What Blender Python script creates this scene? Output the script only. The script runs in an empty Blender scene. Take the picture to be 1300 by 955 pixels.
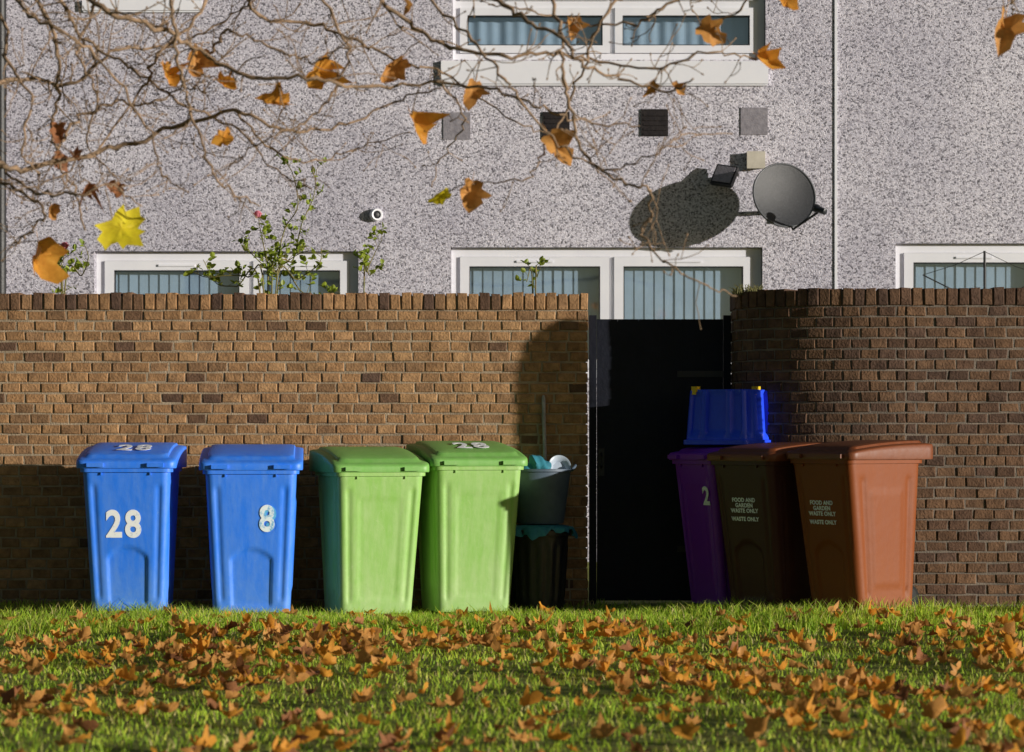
import bpy, bmesh, math, random
import numpy as np
from mathutils import Vector, Matrix, Euler
random.seed(7); rng = np.random.default_rng(7)
SC = bpy.context.scene; C = SC.collection
F = 3400.0; D0 = 17.5; H = 1.1; YH = 556.0
R = math.radians
def W(px, py, Y):
    d = Y + D0
    return Vector(((px-650)/F*d, Y, H-(py-YH)/F*d))
def sst(t):
    t = max(0.0, min(1.0, t)); return t*t*(3-2*t)
def lerp(a, b, t): return a+(b-a)*t

# ------------------------------------------------------------------ materials
def pmat(name, base, dark=None, scale=8, rough=.6, bump=0, bscale=60, spec=.5, attr=False, lo=.35, hi=.65, trans=0, metal=0, dist=.01, rvar=0):
    m = bpy.data.materials.new(name); m.use_nodes = True
    t = m.node_tree; n = t.nodes; L = t.links
    b = n['Principled BSDF']; out = n['Material Output']
    b.inputs['Roughness'].default_value = rough; b.inputs['Metallic'].default_value = metal
    b.inputs['Specular IOR Level'].default_value = spec
    tc = n.new('ShaderNodeTexCoord')
    no = n.new('ShaderNodeTexNoise'); no.inputs['Scale'].default_value = scale; no.inputs['Detail'].default_value = 7
    no.inputs['Roughness'].default_value = .65
    L.new(tc.outputs['Object'], no.inputs['Vector'])
    rp = n.new('ShaderNodeValToRGB')
    rp.color_ramp.elements[0].position = lo; rp.color_ramp.elements[1].position = hi
    L.new(no.outputs['Fac'], rp.inputs['Fac'])
    dk = dark if dark else tuple(c*.75 for c in base)
    rp.color_ramp.elements[0].color = (*dk, 1); rp.color_ramp.elements[1].color = (*base, 1)
    if attr:
        a = n.new('ShaderNodeAttribute'); a.attribute_name = 'col'
        mx = n.new('ShaderNodeMix'); mx.data_type = 'RGBA'; mx.blend_type = 'MULTIPLY'; mx.inputs['Factor'].default_value = 1
        L.new(a.outputs['Color'], mx.inputs['A']); L.new(rp.outputs['Color'], mx.inputs['B'])
        csrc = mx.outputs['Result']
    else:
        csrc = rp.outputs['Color']
    L.new(csrc, b.inputs['Base Color'])
    if bump:
        nb = n.new('ShaderNodeTexNoise'); nb.inputs['Scale'].default_value = bscale; nb.inputs['Detail'].default_value = 4
        L.new(tc.outputs['Object'], nb.inputs['Vector'])
        bp = n.new('ShaderNodeBump'); bp.inputs['Strength'].default_value = bump; bp.inputs['Distance'].default_value = dist
        L.new(nb.outputs['Fac'], bp.inputs['Height']); L.new(bp.outputs['Normal'], b.inputs['Normal'])
    if trans:
        tr = n.new('ShaderNodeBsdfTranslucent'); L.new(csrc, tr.inputs['Color'])
        ms = n.new('ShaderNodeMixShader'); ms.inputs['Fac'].default_value = trans
        L.new(b.outputs['BSDF'], ms.inputs[1]); L.new(tr.outputs['BSDF'], ms.inputs[2]); L.new(ms.outputs['Shader'], out.inputs['Surface'])
    return m

def plastic(name, base, grime, rough=.42, wear=.35, spec=.5):
    m = bpy.data.materials.new(name); m.use_nodes = True
    t = m.node_tree; n = t.nodes; L = t.links; b = n['Principled BSDF']
    b.inputs['Specular IOR Level'].default_value = spec
    tc = n.new('ShaderNodeTexCoord')
    oi = n.new('ShaderNodeObjectInfo')   # each bin gets its own marks
    ofs = n.new('ShaderNodeVectorMath'); ofs.operation = 'ADD'
    L.new(tc.outputs['Object'], ofs.inputs[0])
    rm = n.new('ShaderNodeMath'); rm.operation = 'MULTIPLY'; rm.inputs[1].default_value = 37; L.new(oi.outputs['Random'], rm.inputs[0])
    cx = n.new('ShaderNodeCombineXYZ'); L.new(rm.outputs[0], cx.inputs['X']); L.new(rm.outputs[0], cx.inputs['Y']); L.new(cx.outputs[0], ofs.inputs[1])
    crd = ofs.outputs[0]
    mp = n.new('ShaderNodeMapping'); mp.inputs['Scale'].default_value = (9, 9, 1.3); L.new(crd, mp.inputs['Vector'])
    st = n.new('ShaderNodeTexNoise'); st.inputs['Scale'].default_value = 2.2; st.inputs['Detail'].default_value = 8; st.inputs['Roughness'].default_value = .7; L.new(mp.outputs['Vector'], st.inputs['Vector'])
    rp = n.new('ShaderNodeValToRGB'); rp.color_ramp.elements[0].position = .38; rp.color_ramp.elements[1].position = .72
    rp.color_ramp.elements[0].color = (0, 0, 0, 1); rp.color_ramp.elements[1].color = (wear, wear, wear, 1); L.new(st.outputs['Fac'], rp.inputs['Fac'])
    sx = n.new('ShaderNodeSeparateXYZ'); L.new(tc.outputs['Object'], sx.inputs['Vector'])
    mr = n.new('ShaderNodeMapRange'); mr.inputs['From Min'].default_value = .0; mr.inputs['From Max'].default_value = .4; mr.inputs['To Min'].default_value = .6; mr.inputs['To Max'].default_value = 0
    L.new(sx.outputs['Z'], mr.inputs['Value'])
    sp = n.new('ShaderNodeTexNoise'); sp.inputs['Scale'].default_value = 28; sp.inputs['Detail'].default_value = 6; L.new(crd, sp.inputs['Vector'])
    mu = n.new('ShaderNodeMath'); mu.operation = 'MULTIPLY'; L.new(mr.outputs['Result'], mu.inputs[0]); L.new(sp.outputs['Fac'], mu.inputs[1])
    sc = n.new('ShaderNodeTexNoise'); sc.inputs['Scale'].default_value = 13; sc.inputs['Detail'].default_value = 10; sc.inputs['Roughness'].default_value = .82; sc.inputs['Distortion'].default_value = 1.4; L.new(crd, sc.inputs['Vector'])
    rs = n.new('ShaderNodeValToRGB'); rs.color_ramp.elements[0].position = .60; rs.color_ramp.elements[1].position = .71; rs.color_ramp.elements[1].color = (.75, .75, .75, 1); L.new(sc.outputs['Fac'], rs.inputs['Fac'])
    ad = n.new('ShaderNodeMath'); ad.operation = 'ADD'; ad.use_clamp = True; L.new(rp.outputs['Color'], ad.inputs[0]); L.new(mu.outputs[0], ad.inputs[1])
    ad2 = n.new('ShaderNodeMath'); ad2.operation = 'ADD'; ad2.use_clamp = True; L.new(ad.outputs[0], ad2.inputs[0]); L.new(rs.outputs['Color'], ad2.inputs[1])
    mx = n.new('ShaderNodeMix'); mx.data_type = 'RGBA'; mx.inputs['A'].default_value = (*base, 1); mx.inputs['B'].default_value = (*grime, 1)
    L.new(ad2.outputs[0], mx.inputs['Factor']); L.new(mx.outputs['Result'], b.inputs['Base Color'])
    r2 = n.new('ShaderNodeMapRange'); r2.inputs['To Min'].default_value = rough-.08; r2.inputs['To Max'].default_value = rough+.22; L.new(st.outputs['Fac'], r2.inputs['Value']); L.new(r2.outputs['Result'], b.inputs['Roughness'])
    bp = n.new('ShaderNodeBump'); bp.inputs['Strength'].default_value = .25; bp.inputs['Distance'].default_value = .008
    n3 = n.new('ShaderNodeTexNoise'); n3.inputs['Scale'].default_value = 16; n3.inputs['Detail'].default_value = 6; L.new(crd, n3.inputs['Vector'])
    L.new(n3.outputs['Fac'], bp.inputs['Height']); L.new(bp.outputs['Normal'], b.inputs['Normal'])
    return m

def pebble_mat(name, light, mid, dark):
    m = bpy.data.materials.new(name); m.use_nodes = True
    t = m.node_tree; n = t.nodes; L = t.links; b = n['Principled BSDF']
    b.inputs['Roughness'].default_value = .9; b.inputs['Specular IOR Level'].default_value = .2
    tc = n.new('ShaderNodeTexCoord')
    v = n.new('ShaderNodeTexVoronoi'); v.inputs['Scale'].default_value = 92; L.new(tc.outputs['Object'], v.inputs['Vector'])
    bw = n.new('ShaderNodeSeparateColor'); L.new(v.outputs['Color'], bw.inputs['Color'])
    no = n.new('ShaderNodeTexNoise'); no.inputs['Scale'].default_value = 38; no.inputs['Detail'].default_value = 4
    L.new(tc.outputs['Object'], no.inputs['Vector'])
    ma = n.new('ShaderNodeMath'); ma.operation = 'MULTIPLY_ADD'; ma.inputs[1].default_value = .66; L.new(bw.outputs['Red'], ma.inputs[0])
    mb_ = n.new('ShaderNodeMath'); mb_.operation = 'MULTIPLY'; mb_.inputs[1].default_value = .34; L.new(no.outputs['Fac'], mb_.inputs[0]); L.new(mb_.outputs[0], ma.inputs[2])
    rp = n.new('ShaderNodeValToRGB'); e = rp.color_ramp.elements
    e[0].position = .18; e[0].color = (*dark, 1); e[1].position = .74; e[1].color = (*light, 1)
    k = e.new(.42); k.color = (*mid, 1)
    L.new(ma.outputs[0], rp.inputs['Fac'])
    big = n.new('ShaderNodeTexNoise'); big.inputs['Scale'].default_value = .8; big.inputs['Detail'].default_value = 6
    L.new(tc.outputs['Object'], big.inputs['Vector'])
    rb = n.new('ShaderNodeValToRGB'); rb.color_ramp.elements[0].position = .35; rb.color_ramp.elements[1].position = .62
    rb.color_ramp.elements[0].color = (.82, .82, .85, 1); rb.color_ramp.elements[1].color = (1, 1, 1, 1)
    L.new(big.outputs['Fac'], rb.inputs['Fac'])
    mx = n.new('ShaderNodeMix'); mx.data_type = 'RGBA'; mx.blend_type = 'MULTIPLY'; mx.inputs['Factor'].default_value = 1
    L.new(rp.outputs['Color'], mx.inputs['A']); L.new(rb.outputs['Color'], mx.inputs['B'])
    L.new(mx.outputs['Result'], b.inputs['Base Color'])
    inv = n.new('ShaderNodeMath'); inv.operation = 'SUBTRACT'; inv.inputs[0].default_value = 1; L.new(v.outputs['Distance'], inv.inputs[1])
    bp = n.new('ShaderNodeBump'); bp.inputs['Strength'].default_value = .55; bp.inputs['Distance'].default_value = .006
    L.new(inv.outputs[0], bp.inputs['Height']); L.new(bp.outputs['Normal'], b.inputs['Normal'])
    return m

def glass_mat(name):
    m = bpy.data.materials.new(name); m.use_nodes = True
    t = m.node_tree; n = t.nodes; L = t.links; n.remove(n['Principled BSDF'])
    g = n.new('ShaderNodeBsdfGlossy'); g.inputs['Roughness'].default_value = .03; g.inputs['Color'].default_value = (.85, .9, 1, 1)
    tr = n.new('ShaderNodeBsdfTransparent'); tr.inputs['Color'].default_value = (.88, .93, .96, 1)
    ms = n.new('ShaderNodeMixShader'); ms.inputs['Fac'].default_value = .20
    L.new(tr.outputs[0], ms.inputs[1]); L.new(g.outputs[0], ms.inputs[2]); L.new(ms.outputs[0], n['Material Output'].inputs['Surface'])
    return m

M = {}
M['brick'] = pmat('weathered_brick', (1.2, 1.16, 1.1), (.55, .52, .5), 16, .9, .9, 70, .2, attr=True, lo=.3, hi=.66, dist=.008)
M['mortar'] = pmat('sandy_mortar', (.42, .33, .23), (.23, .18, .125), 6, .95, .6, 120, .2)
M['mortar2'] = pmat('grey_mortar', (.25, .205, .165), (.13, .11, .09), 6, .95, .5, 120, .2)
M['peb'] = pebble_mat('pebbledash', (.78, .75, .82), (.54, .51, .58), (.11, .105, .12))
M['upvc'] = pmat('white_upvc', (.86, .86, .91), (.80, .80, .86), 3, .35)
M['glass'] = glass_mat('window_glass')
M['blind'] = pmat('blind_fabric', (.70, .78, .88), (.58, .66, .76), 4, .8)
M['roomdark'] = pmat('dark_room', (.20, .23, .26), None, 2, .9)
M['rooftile'] = pmat('roof_tile', (.12, .09, .08), None, 5, .9, .4, 30)
M['grass'] = pmat('grass_blade', (1.05, 1.05, 1.0), (.80, .82, .68), 1.5, .6, 0, 10, .3, attr=True, trans=.5)
M['soil'] = pmat('lawn_soil', (.28, .32, .07), (.20, .19, .06), 5, 1, .7, 40, .1)
M['gate'] = pmat('navy_gate_paint', (.008, .010, .020), (.005, .006, .012), 4, .65, .3, 40, .25)
M['iron'] = pmat('black_iron', (.015, .015, .017), None, 10, .5, .2, 60)
M['lightgrey'] = pmat('pale_tile', (.30, .28, .31), (.20, .185, .21), 25, .8, .3, 80)
M['darktile'] = pmat('dark_vent', (.03, .024, .025), (.018, .014, .016), 12, .35, .3, 40)
M['dish'] = pmat('dish_grey', (.034, .036, .042), (.018, .019, .022), 60, .45, .3, 220, .5)
M['dishrim'] = pmat('dish_rim', (.09, .095, .105), None, 30, .4)
M['white'] = pmat('white_print', (.88, .90, .92), (.45, .55, .72), 38, .5, lo=.28, hi=.45)
M['wornwhite'] = pmat('worn_pale_print', (.80, .90, .95), (.12, .42, .75), 26, .5, lo=.36, hi=.52)
M['cyan'] = pmat('cyan_print', (.16, .55, .85), (.08, .38, .75), 30, .5)
M['greytext'] = pmat('pale_print', (.93, .94, .97), (.84, .86, .9), 30, .6)
M['rubber'] = pmat('black_rubber', (.02, .02, .02), None, 20, .8)
M['cream'] = pmat('cream_plastic', (.62, .57, .48), (.5, .46, .38), 10, .5)
M['blueplastic'] = plastic('blue_bin_plastic', (.024, .20, .90), (.18, .36, .76), .40, .38)
M['greenplastic'] = plastic('green_bin_plastic', (.25, .48, .10), (.45, .58, .28), .45, .5)
M['greenlid'] = plastic('green_lid_plastic', (.17, .41, .08), (.30, .48, .18), .42, .4)
M['brownplastic'] = plastic('brown_bin_plastic', (.22, .054, .010), (.28, .088, .028), .5, .25, .28)
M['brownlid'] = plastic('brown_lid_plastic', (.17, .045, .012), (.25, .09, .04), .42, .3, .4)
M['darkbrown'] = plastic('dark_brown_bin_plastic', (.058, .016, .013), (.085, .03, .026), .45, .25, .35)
M['purpleplastic'] = plastic('purple_bin_plastic', (.19, .014, .44), (.20, .06, .34), .42, .25)
M['boxblue'] = pmat('crate_blue_plastic', (.018, .085, .97), (.012, .06, .82), 5, .4, .1, 35, .5)
M['yellow'] = pmat('yellow_plastic', (.85, .60, .02), None, 9, .5)
M['blackplastic'] = pmat('black_plastic', (.018, .020, .024), (.012, .013, .016), 8, .4, .2, 40)
M['tub'] = pmat('slate_tub_plastic', (.085, .12, .17), (.06, .09, .13), 7, .55, .15, 30)
M['teal'] = pmat('teal_cloth', (.035, .24, .31), (.02, .15, .21), 14, .7, .5, 30)
M['whiteplastic'] = pmat('white_plastic', (.46, .52, .60), (.34, .40, .48), 10, .4)
M['pole'] = pmat('grey_pole', (.40, .39, .39), (.26, .25, .25), 14, .6)
M['bark'] = pmat('twig_bark', (.40, .265, .165), (.14, .10, .065), 30, .9, .6, 120, .2)
M['trunk'] = pmat('trunk_bark', (.12, .10, .08), (.06, .05, .04), 9, .95, 1, 20, .2, dist=.03)
M['leaf_orange'] = pmat('orange_leaf', (.95, .47, .07), (.72, .27, .035), 18, .55, .3, 40, .3, trans=.5, lo=.25, hi=.7)
M['leaf_brown'] = pmat('brown_leaf', (.80, .40, .11), (.44, .19, .05), 18, .6, .3, 40, .3, trans=.4, lo=.25, hi=.7)
M['leaf_yellow'] = pmat('yellow_leaf', (.92, .78, .03), (.74, .58, .03), 16, .55, .4, 30, .3, trans=.45)
M['leaf_dark'] = pmat('dark_brown_leaf', (.44, .18, .07), (.22, .09, .04), 18, .65, .3, 40, .3, trans=.3)
M['rose_leaf'] = pmat('rose_foliage', (.36, .42, .04), (.17, .25, .03), 9, .5, trans=.35)
M['rose_stem'] = pmat('rose_stem', (.22, .16, .06), (.12, .14, .03), 20, .7)
M['pink'] = pmat('pink_petal', (.75, .25, .32), (.6, .14, .22), 30, .6, trans=.25)
M['moss'] = pmat('dry_moss', (.26, .24, .09), (.14, .14, .05), 20, .9, trans=.2)
M['evergreen'] = pmat('evergreen_foliage', (.05, .09, .025), (.025, .05, .015), 6, .5)

# ------------------------------------------------------------------ mesh builder
class MB:
    def __init__(s): s.v = []; s.f = []; s.m = []; s.c = []
    def add(s, vs, fs, mat=0, col=(1, 1, 1)):
        o = len(s.v); s.v += [tuple(v) for v in vs]; s.c += [col]*len(vs)
        for f in fs: s.f.append(tuple(i+o for i in f)); s.m.append(mat)
    def box(s, x0, x1, y0, y1, z0, z1, mat=0, col=(1, 1, 1), T=None):
        vs = [Vector(p) for p in ((x0,y0,z0),(x1,y0,z0),(x1,y1,z0),(x0,y1,z0),(x0,y0,z1),(x1,y0,z1),(x1,y1,z1),(x0,y1,z1))]
        if T is not None: vs = [T @ v for v in vs]
        s.add(vs, [(3,2,1,0),(4,5,6,7),(0,1,5,4),(1,2,6,5),(2,3,7,6),(3,0,4,7)], mat, col)
    def loft(s, loops, cap0=True, cap1=True, mat=0, closed=True):
        n = len(loops[0]); vs = [p for l in loops for p in l]; fs = []
        for k in range(len(loops)-1):
            for i in range(n if closed else n-1):
                j = (i+1) % n
                fs.append((k*n+i, k*n+j, (k+1)*n+j, (k+1)*n+i))
        if cap0: fs.append(tuple(range(n-1, -1, -1)))
        if cap1: fs.append(tuple((len(loops)-1)*n+i for i in range(n)))
        s.add(vs, fs, mat)
    def tube(s, pts, rads, n=7, mat=0):
        loops = []; pts = [Vector(p) for p in pts]; up = Vector((.13, .2, .97))
        for i, p in enumerate(pts):
            d = (pts[min(i+1, len(pts)-1)]-pts[max(i-1, 0)])
            if d.length < 1e-7: d = Vector((0, 0, 1))
            d.normalize()
            a = d.cross(up)
            if a.length < .05: a = d.cross(Vector((1, 0, 0)))
            a.normalize(); b = d.cross(a)
            r = rads[i] if hasattr(rads, '__len__') else rads
            loops.append([p+(a*math.cos(2*math.pi*k/n)+b*math.sin(2*math.pi*k/n))*r for k in range(n)])
        s.loft(loops, mat=mat)
    def lathe(s, prof, T=None, n=28, mat=0, cap0=True, cap1=True):
        loops = []
        for r, z in prof:
            l = [Vector((r*math.cos(2*math.pi*k/n), r*math.sin(2*math.pi*k/n), z)) for k in range(n)]
            if T is not None: l = [T @ p for p in l]
            loops.append(l)
        s.loft(loops, cap0, cap1, mat)
    def build(s, name, mats, parent=None, smooth=None):
        me = bpy.data.meshes.new(name); me.from_pydata(s.v, [], s.f)
        mats = mats if isinstance(mats, (list, tuple)) else [mats]
        for m in mats: me.materials.append(m)
        me.polygons.foreach_set('material_index', np.array(s.m, dtype=np.int32))
        a = me.attributes.new('col', 'FLOAT_COLOR', 'POINT')
        arr = np.ones((len(s.v), 4), dtype=np.float32); arr[:, :3] = np.array(s.c, dtype=np.float32)
        a.data.foreach_set('color', arr.ravel())
        if smooth is not None:
            me.polygons.foreach_set('use_smooth', np.ones(len(me.polygons), dtype=bool))
            me.set_sharp_from_angle(angle=R(smooth))
        me.update()
        o = bpy.data.objects.new(name, me); C.objects.link(o)
        if parent is not None: o.parent = parent
        return o
def tag(o, label=None, cat=None, group=None, kind=None):
    if label: o['label'] = label
    if cat: o['category'] = cat
    if group: o['group'] = group
    if kind: o['kind'] = kind
    return o
def empty(name, loc, rz, label, cat, group=None):
    o = bpy.data.objects.new(name, None); C.objects.link(o); o.location = loc; o.rotation_euler = (0, 0, rz)
    return tag(o, label, cat, group)
def text_mesh(name, s, size, mat, parent, mtx, bold=0.0, space=1.0, line=1.0, xs=1.0):
    cu = bpy.data.curves.new(name, 'FONT'); cu.body = s; cu.size = size; cu.align_x = 'CENTER'; cu.align_y = 'CENTER'
    cu.offset = bold; cu.space_character = space; cu.space_line = line; cu.extrude = .0008
    ob = bpy.data.objects.new('tmp', cu); C.objects.link(ob)
    dg = bpy.context.evaluated_depsgraph_get()
    me = bpy.data.meshes.new_from_object(ob.evaluated_get(dg))
    bpy.data.objects.remove(ob); me.name = name
    me.materials.clear(); me.materials.append(mat); me.transform(mtx@Matrix.Diagonal((xs, 1, 1, 1)))
    o = bpy.data.objects.new(name, me); C.objects.link(o); o.parent = parent
    return o
def catmull(P, sub=6):
    P = [Vector(p) for p in P]; Q = [P[0]*2-P[1]]+P+[P[-1]*2-P[-2]]; out = []
    for i in range(1, len(Q)-2):
        for k in range(sub):
            t = k/sub; a, b, c, d = Q[i-1], Q[i], Q[i+1], Q[i+2]
            out.append(.5*((2*b)+(c-a)*t+(2*a-5*b+4*c-d)*t*t+(3*b-a-3*c+d)*t**3))
    out.append(P[-1]); return out

# ------------------------------------------------------------------ ground
def g(x, y):
    return .03*sst((x-.6)/1.4)*sst((y+4.2)/2.4)*sst((9-abs(y))/4)*sst((9-x)/4) + (.012*math.sin(x*1.7+y*.9)+.010*math.sin(y*2.3-x*.6))*sst((11-abs(x))/4)*sst((12-abs(y))/4)
xs = [-400, -80, -25]+list(np.linspace(-12, 12, 90))+[25, 80, 400]
ys = [-400, -80, -25]+list(np.linspace(-13, 9, 90))+[25, 80, 400]
mb = MB(); vs = [(x, y, g(x, y)) for y in ys for x in xs]; nx = len(xs)
mb.add(vs, [(j*nx+i, j*nx+i+1, (j+1)*nx+i+1, (j+1)*nx+i) for j in range(len(ys)-1) for i in range(nx-1)])
tag(mb.build('ground', M['soil'], smooth=60), kind='structure')

# ------------------------------------------------------------------ brick walls
ROW = .0675; NROW = 29; ZB = -.03
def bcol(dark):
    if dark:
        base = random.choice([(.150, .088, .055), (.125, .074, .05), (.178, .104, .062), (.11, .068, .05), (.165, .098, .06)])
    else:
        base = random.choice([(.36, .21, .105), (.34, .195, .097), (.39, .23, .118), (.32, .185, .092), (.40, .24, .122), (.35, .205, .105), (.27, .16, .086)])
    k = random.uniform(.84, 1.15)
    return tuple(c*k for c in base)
def brick_at(mb, p, tang, nrm, ln, z0, z1, depth, col, jut):
    T = Matrix(((tang.x, -nrm.x, 0, p.x), (tang.y, -nrm.y, 0, p.y), (0, 0, 1, 0), (0, 0, 0, 1)))
    e = .003
    u = lambda: random.uniform(-e, e)
    y0 = -jut+random.uniform(-.004, .004)
    x0, x1 = -ln/2, ln/2
    c = .005
    q = [(x0+u(), z0+u()), (x1+u(), z0+u()), (x1+u(), z1+u()), (x0+u(), z1+u())]
    sg = [(1, 1), (-1, 1), (-1, -1), (1, -1)]
    vs = [(x, y0+c, z) for x, z in q]+[(x+sx*c, y0+random.uniform(-.0015, .0015), z+sz*c) for (x, z), (sx, sz) in zip(q, sg)]+[(x, depth, z) for x, z in q]
    vs = [T @ Vector(v) for v in vs]
    mb.add(vs, [(4,5,6,7),(0,1,5,4),(1,2,6,5),(2,3,7,6),(3,0,4,7),(8,9,1,0),(9,10,2,1),(10,11,3,2),(11,8,0,3)], 0, col)
def lay(mb, fn, L, dark, headers=False, rows=NROW, jut=.004, stagger=0):
    for r in range(rows):
        z0 = ZB+r*ROW+.010; z1 = ZB+(r+1)*ROW
        s = 0.0
        ln0 = .1025 if headers else .118
        if r % 2: s = -(ln0+.010)/2
        while s < L-.005:
            ln = ln0+(random.uniform(-.007, .007) if not headers else 0)
            a, b = max(s, 0), min(s+ln, L)
            if b-a > .025:
                p, tg, nm = fn((a+b)/2)
                d = dark if dark in (True, False) else (random.random() < dark)
                brick_at(mb, p, tg, nm, b-a, z0, z1, .09, bcol(d), jut)
            s += ln+.010
def coping(fn, L, dark, mortar, parent, inner):
    mb = MB(); s = 0
    while s < L-.02:
        e = min(s+.063, L)
        p, tg, nm = fn((s+e)/2)
        d = dark if dark in (True, False) else (random.random() < dark)
        brick_at(mb, p, tg, nm, e-s, ZB+NROW*ROW+.010, ZB+NROW*ROW+.116+random.uniform(-.007, .007), .225, bcol(d), .008)
        s = e+.010
    n = max(2, int(L/.1))
    loops = []
    for i in range(n+1):
        p, tg, nm = fn(L*i/n)
        a = Vector((p.x, p.y, 0))-nm.to_3d()*.006; b = Vector((p.x, p.y, 0))-nm.to_3d()*.214
        z0, z1 = ZB+NROW*ROW+.0005, ZB+NROW*ROW+.100
        loops.append([Vector((a.x, a.y, z0)), Vector((b.x, b.y, z0)), Vector((b.x, b.y, z1)), Vector((a.x, a.y, z1))])
    mb.loft(loops, mat=1)
    return mb.build('coping', [M['brick'], mortar], parent)
def core(mb, fn, L, n):
    loops = []
    for i in range(n+1):
        p, tg, nm = fn(L*i/n)
        a = Vector((p.x, p.y, 0))-nm.to_3d()*.002; b = Vector((p.x, p.y, 0))-nm.to_3d()*.22
        z0, z1 = -.25, ZB+NROW*ROW
        loops.append([Vector((a.x, a.y, z0)), Vector((b.x, b.y, z0)), Vector((b.x, b.y, z1)), Vector((a.x, a.y, z1))])
    mb.loft(loops, mat=1)
XL0 = -7.0; XL1 = .495
fl = lambda s: (Vector((XL0+s, 0)), Vector((1, 0)), Vector((0, -1)))
lw = empty('brick_wall', (0, 0, 0), 0, 'long brown brick garden wall behind the blue and green bins, left of the gate', 'wall', 'garden boundary walls')
mb = MB(); core(mb, fl, XL1-XL0-.012, 6); lay(mb, fl, XL1-XL0, .05)
fe = lambda s: (Vector((XL1-.006, s)), Vector((0, 1)), Vector((1, 0)))
lay(mb, fe, .22, False, headers=True)
mb.build('wall_body', [M['brick'], M['mortar']], lw)
coping(fl, XL1-XL0, .5, M['mortar'], lw, 0)
CX, CY, RX, RY = 2.48, -.03, 1.03, .58
tab = [0.0]; NA = 400
for i in range(NA):
    a = math.pi+math.pi/2*(i+.5)/NA
    tab.append(tab[-1]+math.hypot(RX*math.sin(a), RY*math.cos(a))*math.pi/2/NA)
AL = tab[-1]; SL = 5.0
def frr(s):
    if s < AL:
        k = int(np.searchsorted(tab, max(s, 0), side='right'))-1; k = max(0, min(NA-1, k))
        a = math.pi+math.pi/2*(k+(s-tab[k])/(tab[k+1]-tab[k]))/NA
        t = Vector((-RX*math.sin(a), RY*math.cos(a))).normalized()
        return Vector((CX+RX*math.cos(a), CY+RY*math.sin(a))), t, Vector((t.y, -t.x))
    return Vector((CX+s-AL, CY-RY)), Vector((1, 0)), Vector((0, -1))
rw = empty('brick_wall', (0, 0, 0), 0, 'dark brick garden wall curving forward behind the brown bins, right of the gate', 'wall', 'garden boundary walls')
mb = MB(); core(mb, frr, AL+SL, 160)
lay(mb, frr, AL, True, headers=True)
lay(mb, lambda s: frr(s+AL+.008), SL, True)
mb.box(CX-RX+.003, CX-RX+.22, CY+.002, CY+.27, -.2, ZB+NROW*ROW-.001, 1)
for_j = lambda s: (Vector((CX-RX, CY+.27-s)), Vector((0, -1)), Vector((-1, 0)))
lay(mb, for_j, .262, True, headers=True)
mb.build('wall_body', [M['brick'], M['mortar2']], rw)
def fcp(s):
    if s < .27: return for_j(s)
    return frr(s-.27)
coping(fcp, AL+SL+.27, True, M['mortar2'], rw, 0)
WTOP = ZB+NROW*ROW+.114

tf = empty('grass_tuft', (1.53, -.08, WTOP-.02), 0, 'dry mossy grass tuft growing on the end of the curved wall top', 'grass tuft')
mb = MB()
for i in range(130):
    x = random.uniform(-.09, .10); y = random.uniform(-.15, .12); z = 0
    hgt = random.uniform(.015, .08); a = random.uniform(0, 6.28); l = random.uniform(.01, .06)
    mb.tube([(x, y, z), (x+l*.4*math.cos(a), y+l*.4*math.sin(a), z+hgt*.7), (x+l*math.cos(a), y+l*math.sin(a), z+hgt)], [.004, .003, .0008], 4)
mb.build('blades', M['moss'], tf)

# ------------------------------------------------------------------ gate
gt = empty('garden_gate', (.96, .12, 0), 0, 'tall dark navy wooden garden gate between the two brick walls', 'gate')
gx0, gx1 = XL1+.012-.96, CX-RX-.012-.96
GH = 1.895
mb = MB(); n = 6; w = (gx1-gx0-.1)/n
for i in range(n):
    a = gx0+.05+i*w
    mb.box(a+.0008, a+w-.0008, -.014+random.uniform(-.0006, .0006), .014, .03, GH-.015)
mb.box(gx0+.052, gx1-.052, -.010, .01, .04, GH-.03)
mb.build('boards', M['gate'], gt)
mb = MB(); mb.box(gx0, gx0+.048, -.035, .035, -.1, GH+.01); mb.build('gate_post', M['gate'], gt)
mb = MB(); mb.box(gx1-.048, gx1, -.035, .035, -.1, GH+.01); mb.build('gate_post', M['gate'], gt)
mb = MB(); mb.box(gx0+.06, gx0+.10, -.024, -.016, .85, 1.03)
mb.tube([(gx0+.08, -.02, .90), (gx0+.08, -.06, .92), (gx0+.08, -.06, .98), (gx0+.08, -.02, 1.0)], .007, 8)
mb.build('latch', M['iron'], gt, 40)
for z in (.35, 1.5):
    mb = MB(); mb.box(gx1-.35, gx1-.05, -.022, -.015, z, z+.04); mb.build('hinge', M['iron'], gt)

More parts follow.
